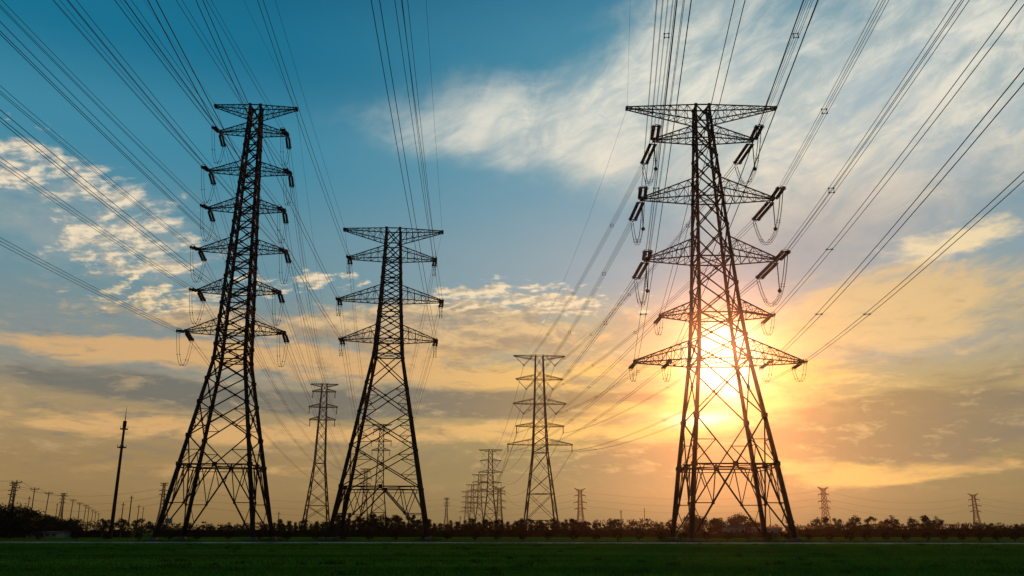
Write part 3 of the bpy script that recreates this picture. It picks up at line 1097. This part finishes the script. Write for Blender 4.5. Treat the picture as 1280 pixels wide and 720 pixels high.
# wires of the distant lines
for s in (-1, 1):
    for li in range(5):
        a = F_pts[(li, s)]
        arm = SPEC_F['arms'][li]
        b = world_of(fp[0].location, R(3), (s * (arm['L'] - (3.4 if li < 3 else 0)), 0, arm['z'] - (3.3 if li < 3 else 2)))
        make_line('conductor', 'sagging wire from the %s %s arm of the V-insulator pylon to the distant cluster' % (['topmost', 'second', 'third', 'fourth', 'lowest'][li], SIDE[s]),
                  'wires into the distance', a, b, 13.0, 1, r=0.055, n=20)
for k in range(3):
    for li in range(4):
        for s in (-1, 1):
            p0, p1 = fp[k].location, fp[k + 1].location
            arm = SPEC_F['arms'][li]
            sx_ = s * (arm['L'] - (3.4 if li < 3 else 0))
            make_line('conductor', 'faint far wire strung between pylons of the distant cluster', 'far wires between the clustered pylons',
                      p0 + Vector((sx_, 0, arm['z'] - 3)), p1 + Vector((sx_, 0, arm['z'] - 4)), 9.0, 1, r=0.07, n=14)
def cross_line(px0, Y0, z0, px1, Y1, z1, sag, label, r=0.085):
    make_line('conductor', label, 'wires crossing the horizon', Vector((ground_x(px0, Y0), Y0, z0)), Vector((ground_x(px1, Y1), Y1, z1)), sag, 1, r=r, n=24)


for q, z in enumerate((43, 35, 28)):
    hh = ['upper', 'middle', 'lower'][q]
    cross_line(726, 980, z, 1034, 950, z, 9, hh + ' far wire between the small pylons either side of the sun-backed pylon')
    cross_line(1034, 950, z, 1223, 1120, z, 11, hh + ' far wire between the two small pylons on the right')
    cross_line(1223, 1120, z, 1420, 1150, z, 11, hh + ' far wire leaving the frame from the pylon near the right edge')
    cross_line(557.5, 1200, z, 726, 980, z, 9, hh + ' far wire crossing behind the distant cluster')
    cross_line(199, 720, z * .82, 557.5, 1200, z, 10, hh + ' far wire passing behind the black pylons')
    cross_line(8, 760, z * .86, 199, 720, z * .82, 7, hh + ' far wire crossing the left end of the horizon')
    cross_line(-140, 780, z * .9, 8, 760, z * .86, 7, hh + ' far wire entering at the left edge')

# ================================================================== slim mast on the left
mast_Y = 150
mx = ground_x(139, mast_Y)
mast = empty('steel_mast', (mx, mast_Y, 0))
tag(mast, 'tall thin steel mast with two small platforms and a spike, left of the pylons', 'mast')
m = MB(); m.path([(0, 0, 0), (0, 0, 6), (0, 0, 12), (0, 0, 19.6)], [0.34, 0.30, 0.25, 0.19], 10); m.build('pole', M_STEEL, mast)
for z, w in ((15.4, 1.5), (18.6, 1.3)):
    m = MB()
    m.path([(0, 0, z - .08), (0, 0, z + .08)], w / 2, 12)
    for i in range(8):
        t = i * math.pi / 4
        m.bar((math.cos(t) * w / 2, math.sin(t) * w / 2, z), (math.cos(t) * w / 2, math.sin(t) * w / 2, z + .45), .03)
    m.build('platform', M_STEEL, mast)
m = MB(); m.box((0, 0, 19.5), (.6, .6, 1.0), 0.4); m.build('antenna_box', M_STEEL, mast)
m = MB(); m.path([(0, 0, 19.9), (0, 0, 21.2), (0, 0, 22.6)], [.10, .05, .02], 6); m.build('spike', M_STEEL, mast)

# ================================================================== utility poles
def pole_mesh(h, arms=1, r=0.17):
    root = empty('utility_pole', (0, 0, 0))
    m = MB(); m.path([(0, 0, 0), (0, 0, h)], [r, r * .65], 8); m.build('pole', M_WOOD, root)
    for k in range(arms):
        z = h - .5 - k * 1.1
        m = MB(); m.box((0, 0, z), (2.0 - k * .4, .12, .14)); m.bar((-.9, 0, z), (0, 0, z - .8), .04); m.bar((.9, 0, z), (0, 0, z - .8), .04)
        c = m.build('crossbar', M_WOOD, root)
        for x in (-.9 + k * .2, 0, .9 - k * .2):
            if x == 0 and k:
                continue
            m = MB(); m.path([(x, 0, z + .08), (x, 0, z + .2), (x, 0, z + .34)], [.05, .10, .06], 6); m.build('insulator', M_GLASS, c)
    return root


pole_spots = [(11.5, 175, 11.9), (36, 205, 11.9), (53, 235, 12.2), (73.5, 262, 12.5), (85, 285, 12.0), (96, 318, 12.0), (102.5, 350, 12.0), (108, 385, 12.0), (112.5, 420, 11.8), (117, 460, 11.6), (121, 505, 11.4)]
poles = []
names_p = ['first', 'second', 'third', 'fourth', 'fifth', 'sixth', 'seventh', 'eighth', 'ninth', 'tenth', 'eleventh']
for i, (px, Y, h) in enumerate(pole_spots):
    o = pole_mesh(h, 2 if i == 0 else 1, 0.15 + 0.006 * i)
    o.location = (ground_x(px, Y), Y, 0)
    o.rotation_euler = (R(random.Random(i).uniform(-1.2, 1.2)), R(random.Random(i + 50).uniform(-1.5, 1.5)), R(18 + random.Random(i + 9).uniform(-6, 6)))
    o.scale = (.94, .94, .94)
    tag(o, 'wooden crossbar pole above the dark trees, %s from the left edge in the receding row' % names_p[i], 'utility pole', 'utility poles receding on the left')
    poles.append((o.location.copy(), h * .94))
for k, dx in ((0, -.9), (1, .9)):
    mm = MB()
    pts = []
    for (a, ha), (b, hb) in zip([(poles[0][0] + Vector((-46, -20, 0)), 12.0)] + poles, poles):
        pts += parab(a + Vector((dx, 0, ha - .2)), b + Vector((dx, 0, hb - .2)), .5, 8)[:-1]
    mm.path(pts, 0.03, 4)
    tag(mm.build('overhead_cable', M_WIRE), '%s cable strung along the receding row of utility poles' % ['near-side', 'far-side'][k], 'cable')

odd = [(30.5, 300, 12.6, 'plain bare pole standing between the first two crossbar poles'), (150, 260, 9.3, 'thin bare pole just right of the tall mast'),
       (159.5, 230, 10.2, 'thicker bare pole midway between the mast and the seven-armed pylon'), (170, 330, 10.6, 'thin bare pole right of the thicker bare pole'),
       (176, 420, 12.0, 'far thin bare pole nearest the seven-armed pylon'), (347, 330, 8.0, 'short bare pole between the seven-armed and the wide-legged pylon'), (67, 380, 12.6, 'far bare pole between the third and fourth crossbar poles'),
       (304 * .0 + 575, 400, 7.5, 'short bare pole left of the distant cluster'), (777, 300, 8.0, 'short pole above the trees right of the V-insulator pylon'),
       (806.5, 420, 11.6, 'taller thin pole left of the sun-backed pylon'), (964, 360, 11.5, 'thin pole behind the right legs of the sun-backed pylon')]
for px, Y, h, lab in odd:
    root = empty('utility_pole', (ground_x(px, Y), Y, 0), R(random.Random(px).uniform(0, 60)))
    tag(root, lab, 'utility pole')
    m = MB(); m.path([(0, 0, 0), (0, 0, h)], [.20, .13], 8); m.build('pole', M_WOOD, root)
    m = MB(); m.box((0, 0, h - .6), (1.2, .14, .14)); m.build('crossbar', M_WOOD, root)

# ================================================================== trees
def leaf_cloud(m, rnd, c, rx, ry, rz, n, size):
    for _ in range(n):
        while True:
            u = Vector((rnd.uniform(-1, 1), rnd.uniform(-1, 1), rnd.uniform(-1, 1)))
            if u.length < 1:
                break
        u = u * (0.55 + 0.45 * u.length)
        p = c + Vector((u.x * rx, u.y * ry, u.z * rz))
        a = Vector((rnd.gauss(0, 1), rnd.gauss(0, 1), rnd.gauss(0, 1))).normalized()
        b = a.orthogonal().normalized()
        b = Matrix.Rotation(rnd.uniform(0, 6.28), 3, a) @ b
        c2 = a.cross(b)
        s = size * rnd.uniform(.6, 1.3)
        m.poly([p - b * s, p + c2 * s * .45, p + b * s, p - c2 * s * .45])


def tree_proto(seed, h, w, trunk_h, clumps, leaves, size, mat, style='round'):
    rnd = random.Random(seed)
    root = empty('broadleaf_tree', (0, 0, 0))
    t = MB()
    lean = Vector((rnd.uniform(-.2, .2), rnd.uniform(-.2, .2), 0))
    r0 = 0.035 * h
    pts = [Vector((0, 0, 0)), lean * .4 + Vector((0, 0, trunk_h * .5)), lean + Vector((0, 0, trunk_h)), lean * 1.5 + Vector((0, 0, h * .82))]
    t.path(pts, [r0, r0 * .8, r0 * .65, r0 * .2], 7)
    cr = MB()
    for k in range(clumps):
        ang = rnd.uniform(0, 6.28)
        if style == 'round':
            zz = rnd.uniform(0, 1)
            rad = w / 2 * math.sqrt(max(0.05, 1 - (zz * 1.7 - .75) ** 2)) * rnd.uniform(.35, .95)
        elif style == 'slim':
            zz = rnd.uniform(0, 1)
            rad = w / 2 * (1 - .55 * zz) * rnd.uniform(.1, .9)
        else:
            zz = rnd.uniform(.1, 1)
            rad = w / 2 * rnd.uniform(.2, 1.0) * (1.1 - .4 * zz)
        z = trunk_h * .8 + (h - trunk_h * .8) * (zz * .9 + .05)
        c = lean + Vector((math.cos(ang) * rad, math.sin(ang) * rad, z))
        f = rnd.uniform(.7, 1.25)
        cs = w * (.20 if style != 'slim' else .26) * f
        leaf_cloud(cr, rnd, c, cs, cs, cs * .8, leaves, size)
        if k % 2 == 0:
            base = lean * .8 + Vector((0, 0, min(z, trunk_h * rnd.uniform(.75, 1.1))))
            t.path([base, base.lerp(c, .5) + Vector((0, 0, .1)), c], [r0 * .4, r0 * .25, r0 * .08], 5)
    t.build('trunk', M_BARK, root)
    cr.build('crown', mat, root)
    return root


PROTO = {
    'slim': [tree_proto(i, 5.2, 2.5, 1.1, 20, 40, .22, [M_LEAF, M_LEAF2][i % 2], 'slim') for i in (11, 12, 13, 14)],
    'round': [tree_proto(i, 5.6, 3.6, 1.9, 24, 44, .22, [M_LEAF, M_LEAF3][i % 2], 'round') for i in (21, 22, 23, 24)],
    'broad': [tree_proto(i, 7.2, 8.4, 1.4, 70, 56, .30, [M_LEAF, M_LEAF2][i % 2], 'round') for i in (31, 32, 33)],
    'ragged': [tree_proto(i, 5.4, 3.2, 1.1, 18, 40, .22, [M_LEAF, M_LEAF2][i % 2], 'loose') for i in (41, 42, 43, 44)],
}
used = set()


def place_tree(kind, x, y, sc, rz, label, group, zs=1.0, idx=None):
    rnd = random.Random(int(x * 131 + y * 17))
    p = PROTO[kind][rnd.randrange(len(PROTO[kind])) if idx is None else idx]
    if p.name not in used:
        used.add(p.name)
        o = p
    else:
        o = copy_tree(p)
    o.location = (x, y, 0)
    o.rotation_euler = (0, 0, rz)
    o.scale = (sc, sc, sc * zs)
    tag(o, label, 'tree', group)
    return o


ORDW = ['first', 'second', 'third', 'fourth', 'fifth', 'sixth', 'seventh', 'eighth', 'ninth', 'tenth', 'eleventh', 'twelfth']
rt = random.Random(5)
# round-crowned row with bare trunks on the right
for nth, (px, hz, kk) in enumerate(((1023, 1.0, 0), (1036, 1.05, 1), (1049, 1.0, 2), (1059, 0.9, 3), (1075, 1.12, 0), (1094, 1.08, 1), (1107, .9, 2), (1117, 1.1, 3), (1135, 1.0, 0), (1154, 1.12, 1), (1165, 1.0, 2), (1178, 1.05, 3))):
    place_tree('round', ground_x(px, 205), 205 + rt.uniform(-3, 3), hz * 0.74, rt.uniform(0, 6), 'round-crowned tree above the right hedge, %s from the left in the open row' % ORDW[nth], 'round-crowned trees on the right', 1.0, kk)
# broad dark trees under the sun
for px, Y, sc, lab in ((868, 190, .70, 'broad dark tree directly behind the left legs of the sun-backed pylon'), (897, 196, .60, 'lower broad tree between the legs of the sun-backed pylon'),
                       (926, 188, .72, 'large dome-shaped tree seen in the middle of the legs of the sun-backed pylon'), (944, 200, .52, 'low broad tree by the pale shed behind the sun-backed pylon')):
    place_tree('broad', ground_x(px, Y), Y, sc, rt.uniform(0, 6), lab, None, .86)
# big dark trees at the left edge
for px, Y, sc, lab in ((-22, 150, .95, 'dark tree cut by the left edge of the picture'), (14, 155, .90, 'largest dark tree of the clump at the left edge'), (38, 170, .80, 'lower dark tree on the right side of the left-edge clump'),
                       (62, 185, .66, 'low dark tree trailing right of the left-edge clump'), (88, 195, .62, 'low dark tree below the fifth crossbar pole')):
    place_tree('broad', ground_x(px, Y), Y, sc, rt.uniform(0, 6), lab, None, .84)
for px, lab in ((128, 'small round tree just left of the foot of the mast'), (150.5, 'small round tree right of the foot of the mast'), (174, 'small round tree left of the foot of the seven-armed pylon')):
    place_tree('round', ground_x(px, 170), 170, .72, rt.uniform(0, 6), lab, None, .9)
# slim young trees along the hedge
segs = [(186, 340, 7.0, 'ragged', .50, 'small ragged tree in the dark row behind the seven-armed pylon'),
        (342, 412, 6.5, 'slim', .64, 'young tree in the dark row between the two black pylons'),
        (414, 540, 5.0, 'slim', .88, 'young tree in the dense dark row behind the wide-legged pylon'),
        (543, 650, 5.8, 'slim', .70, 'young tree in the dark row below the distant cluster of pylons'),
        (652, 740, 5.6, 'slim', .74, 'young tree in the dark row by the foot of the V-insulator pylon'),
        (742, 842, 6.4, 'ragged', .66, 'ragged tree in the dark row left of the sun-backed pylon')]
for x0, x1, stp, kind, sc, lab in segs:
    px = x0
    while px < x1:
        Y = 205 + rt.uniform(-9, 12)
        place_tree(kind, ground_x(px, Y), Y, sc * rt.uniform(.78, 1.18), rt.uniform(0, 6), lab, lab.replace('tree in', 'trees in').replace('young', 'young').replace('small ragged', 'small ragged'), rt.uniform(.9, 1.1))
        px += stp * rt.uniform(.6, 1.35)
for px, sc, lab in ((988, .72, 'lone small tree right of the rightmost leg of the sun-backed pylon'), (1192, .50, 'small tree at the end of the round-crowned row'), (1207, .54, 'low green tree left of the small far pylon near the right edge'),
                    (1216, .48, 'low bush-like tree under the small far pylon near the right edge'), (1240, .56, 'low tree right of the small far pylon near the right edge'), (1255, .46, 'second tree from the right edge above the hedge'), (1273, .52, 'low tree at the right edge above the hedge')):
    place_tree('ragged', ground_x(px, 205), 205, sc, rt.uniform(0, 6), lab, None)


# ================================================================== hedges
def hedge(label, px0, px1, Y, h, depth, dens, seed, mat):
    rnd = random.Random(seed)
    x0, x1 = ground_x(px0, Y), ground_x(px1, Y)
    m = MB()
    n = int((x1 - x0) * dens)
    # dark twiggy core
    segs_ = max(4, int((x1 - x0) / 2.2))
    for i in range(segs_):
        xa = x0 + (x1 - x0) * (i + .5) / segs_
        if xa - x0 < 2.5 or x1 - xa < 2.5:
            continue
        hh = h * rnd.uniform(.66, .72)
        m.box((xa - x0, rnd.uniform(-.1, .1), hh / 2), ((x1 - x0) / segs_ * .985, depth * .55, hh))
    for i in range(n):
        x = rnd.uniform(0, x1 - x0)
        hl = h * (.82 + .22 * math.sin(x * .33 + seed) * math.sin(x * .11 + 1) + .12 * math.sin(x * 1.7))
        z = hl * (1 - rnd.random() ** 1.7 * .98)
        leaf_cloud(m, rnd, Vector((x, rnd.uniform(-depth / 2, depth / 2), z)), .3, .3, .25, 4, .17)
    o = m.build('hedge', mat)
    o.location = ((x0), Y, 0)
    return tag(o, label, 'hedge')


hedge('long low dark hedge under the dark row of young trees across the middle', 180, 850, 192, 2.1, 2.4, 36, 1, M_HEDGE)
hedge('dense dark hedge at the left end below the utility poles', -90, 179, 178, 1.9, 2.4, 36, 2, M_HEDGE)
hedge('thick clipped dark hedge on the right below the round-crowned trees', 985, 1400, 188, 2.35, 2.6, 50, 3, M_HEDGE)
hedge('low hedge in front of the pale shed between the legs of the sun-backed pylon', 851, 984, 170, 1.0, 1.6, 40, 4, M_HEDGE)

# far wooded horizon, too far to tell its trees apart
rw_ = random.Random(77)
m = MB()
for i in range(2600):
    Y = rw_.uniform(620, 780)
    x = rw_.uniform(-640, 660)
    hh = 5.2 + 2.2 * math.sin(x * .021) * math.sin(x * .0063 + 1) + 1.2 * math.sin(x * .09)
    leaf_cloud(m, rw_, Vector((x, Y, hh * (1 - rw_.random() ** 2 * .9))), 2.6, 2.6, 1.6, 7, 1.0)
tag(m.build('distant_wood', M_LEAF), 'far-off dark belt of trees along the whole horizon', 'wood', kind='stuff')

# ================================================================== clipped round bushes along the path
def bush_proto(seed):
    rnd = random.Random(seed)
    root = empty('round_bush', (0, 0, 0))
    t = MB(); t.path([(0, 0, 0), (0, 0, .35), (0.03, 0, .7)], [.07, .06, .03], 6)
    for k in range(4):
        a = k * 1.6
        t.path([(0, 0, .25), (math.cos(a) * .2, math.sin(a) * .2, .6)], [.035, .015], 5)
    t.build('trunk', M_BARK, root)
    cr = MB()
    for k in range(26):
        d = Vector((rnd.gauss(0, 1), rnd.gauss(0, 1), rnd.gauss(0, 1))).normalized()
        leaf_cloud(cr, rnd, Vector((d.x * .42, d.y * .42, .72 + d.z * .36)), .24, .24, .2, 16, .085)
    cr.build('crown', M_LEAF, root)
    return root


bushes = [11, 50, 96, 133.5, 174, 212, 247, 286, 323, 359, 395, 429, 462, 494, 530, 559.5, 594.5, 622, 653, 685, 717, 745, 772, 799, 826, 852, 883, 909, 934, 960, 985, 1010, 1036, 1061, 1083, 1107, 1131, 1158, 1178, 1201, 1224, 1245, 1267]
MARKS = [(0, 'the left picture edge'), (195, "the seven-armed pylon's left foot"), (339, "the seven-armed pylon's right foot"), (413, "the wide-legged pylon's left foot"),
         (531, "the wide-legged pylon's right foot"), (675, 'the V-insulator pylon'), (838, "the sun-backed pylon's left foot"), (989, "the sun-backed pylon's right foot"), (1130, 'the round-crowned tree row middle')]
bp_ = [bush_proto(s) for s in (1, 2, 3)]
for i, px in enumerate(bushes):
    Y = 121 - 0.009 * px + 4
    o = bp_[i] if i < 3 else copy_tree(bp_[i % 3])
    o.location = (ground_x(px, Y), Y, 0)
    o.rotation_euler = (0, 0, i * 1.3)
    s = random.Random(i).uniform(.95, 1.2)
    o.scale = (s, s, s * .95)
    lm = [(p, t) for p, t in MARKS if p <= px][-1]
    nth = sum(1 for b in bushes if lm[0] <= b <= px) - 1
    tag(o, 'small clipped bush along the path, %s right of %s' % (ORDW[nth], lm[1]), 'bush', 'round bushes along the path')

# ================================================================== low pale buildings behind
def shed(label, px0, px1, Y, h, nwin, roof_h):
    x0, x1 = ground_x(px0, Y), ground_x(px1, Y)
    w = x1 - x0
    root = empty('low_shed', (x0, Y, 0))
    tag(root, label, 'shed')
    m = MB(); m.box((w / 2, 3, h / 2), (w, 6, h)); m.build('wall', M_WALL, root)
    m = MB()
    k = len(m.v)
    m.v += [Vector(p) for p in ((-.4, -.4, h + .003), (w + .4, -.4, h + .003), (w + .4, 6.4, h + .003), (-.4, 6.4, h + .003), (-.4, 3, h + roof_h), (w + .4, 3, h + roof_h))]
    m.f += [(0, 1, 5, 4), (2, 3, 4, 5), (1, 2, 5), (3, 0, 4), (3, 2, 1, 0)]
    m.build('roof', M_ROOF, root)
    for i in range(nwin):
        xc = w * (i + .5) / nwin
        m = MB(); m.box((xc, -.02, h * .55), (w / nwin * .45, .06, h * .42)); wd = m.build('window', M_DARKGLASS, root)
        m = MB()
        m.box((xc, -.05, h * .55 - h * .22), (w / nwin * .5, .14, .08)); m.build('sill', M_WALL, wd)
    m = MB(); m.box((w * .5 / max(nwin, 1) + w / max(nwin, 1) * .5, -.03, h * .38), (.9, .07, h * .76)); m.build('door', M_DOOR, root)
    return root


shed('low pale shed with small windows left of centre between the legs of the sun-backed pylon', 911, 932, 182, 2.0, 3, .5)
shed('smaller pale shed right of the first one, behind the sun-backed pylon', 939, 953, 184, 1.7, 2, .4)
shed('pale shed nearest the right legs of the sun-backed pylon', 961, 978, 182, 1.75, 2, .4)
shed('long low pale building half hidden by the dark trees at the left edge', 32, 72, 172, 1.0, 5, .25)

# ================================================================== grass on the near field
import numpy as np
rs_ = np.random.RandomState(4)


def blades(name, label, xx, yy, hh, ww, lean, mat):
    n = len(xx)
    aa = rs_.rand(n) * 6.283
    V = np.zeros((n, 3, 3), dtype=np.float32)
    V[:, 0, 0] = xx - np.cos(aa) * ww; V[:, 0, 1] = yy - np.sin(aa) * ww
    V[:, 1, 0] = xx + np.cos(aa) * ww; V[:, 1, 1] = yy + np.sin(aa) * ww
    V[:, 2, 0] = xx + rs_.randn(n) * lean; V[:, 2, 1] = yy + rs_.randn(n) * lean; V[:, 2, 2] = hh
    me = bpy.data.meshes.new(name)
    me.vertices.add(n * 3)
    me.vertices.foreach_set('co', V.reshape(-1))
    me.loops.add(n * 3)
    me.loops.foreach_set('vertex_index', np.arange(n * 3, dtype=np.int32))
    me.polygons.add(n)
    me.polygons.foreach_set('loop_start', np.arange(0, n * 3, 3, dtype=np.int32))
    me.update(calc_edges=True)
    me.validate()
    me.materials.append(mat)
    o = bpy.data.objects.new(name, me)
    COL.objects.link(o)
    return tag(o, label, name.replace('_', ' '), kind='stuff')


nb = 90000
yy = 26.0 + (rs_.rand(nb) ** 1.4) * 62.0
xx = (rs_.rand(nb) * 2 - 1) * (yy * 0.68 + 6)
patch = np.sin(yy * .55 + 1.7 * np.sin(xx * .11)) * np.sin(xx * .17 + .8 * np.sin(yy * .31)) + .5 * np.sin(xx * .47 + yy * .9)
hh = np.maximum(0.03, 0.05 + 0.06 * rs_.rand(nb) + 0.045 * patch * rs_.rand(nb))
blades('grass', 'short dark green grass across the near field', xx, yy, hh, 0.012 + 0.014 * rs_.rand(nb), .035, M_BLADE)
# taller clumps scattered over the field
nc = 200
cy = 30.0 + rs_.rand(nc) ** 1.2 * 66.0
cx = (rs_.rand(nc) * 2 - 1) * (cy * 0.66 + 4)
k_n = 34
sz = .10 + .22 * rs_.rand(nc)
xx = np.repeat(cx, k_n) + rs_.randn(nc * k_n) * np.repeat(sz, k_n)
yy = np.repeat(cy, k_n) + rs_.randn(nc * k_n) * np.repeat(sz, k_n)
# verge weeds along the path and round the pylon feet
nv = 16000
vx = (rs_.rand(nv) * 2 - 1) * 90
vy = np.interp(vx, [q[0] for q in path_line], [q[1] for q in path_line])
dens = .5 + .5 * np.sin(vx * .9 + 2 * np.sin(vx * .23)) * np.sin(vx * .31 + 1)
front = rs_.rand(nv) < .5
vy = np.where(front, vy - .45 - np.abs(rs_.randn(nv)) * .35, vy + 3.3 + np.abs(rs_.randn(nv)) * .6)
keep = rs_.rand(nv) < dens
vx, vy = vx[keep], vy[keep]
vh = np.where(front[keep], .04 + .07 * rs_.rand(len(vx)), .10 + .30 * rs_.rand(len(vx)))
fx, fy = [], []
for loc, rz, w_ in ((LOC_R, RZ_R, 6.3), (LOC_L, RZ_L, 6.15), (LOC_M, RZ_M, 6.65)):
    for a_, b_ in ((-1, -1), (1, -1), (1, 1), (-1, 1)):
        q = world_of(loc, rz, (a_ * w_, b_ * w_, 0))
        fx.append(q.x + rs_.randn(520) * .85); fy.append(q.y + rs_.randn(520) * .85)
fx, fy = np.concatenate(fx), np.concatenate(fy)
fh = .12 + .45 * rs_.rand(len(fx))
X = np.concatenate([xx, vx, fx]); Y_ = np.concatenate([yy, vy, fy])
H_ = np.concatenate([.08 + .14 * rs_.rand(len(xx)), vh, fh])
blades('weeds', 'rough taller weeds scattered over the field, along the path and round the pylon feet', X, Y_, H_, 0.016 + 0.02 * rs_.rand(len(X)), .07, M_WEED)

# ================================================================== added haze: makes the red glow round the sun and over the right pylon
def haze_nodes():
    mt = bpy.data.materials.new('haze')
    mt.use_nodes = True
    nt = mt.node_tree
    nt.nodes.clear()
    v = nt.nodes.new('ShaderNodeVolumePrincipled')
    v.inputs['Color'].default_value = (0.93, 0.92, 0.90, 1)
    v.inputs['Density'].default_value = HAZE_DENSITY
    v.inputs['Anisotropy'].default_value = HAZE_G
    o = nt.nodes.new('ShaderNodeOutputMaterial')
    nt.links.new(v.outputs[0], o.inputs['Volume'])
    return mt


HAZE_DENSITY, HAZE_G = 0.0001, 0.961
m = MB()
m.box((0, 740, 37.5), (3500, 2000, 77))
tag(m.build('haze', haze_nodes()), 'thin haze added over the field to make the warm glow round the sun', 'haze', kind='stuff')
#GEOEND
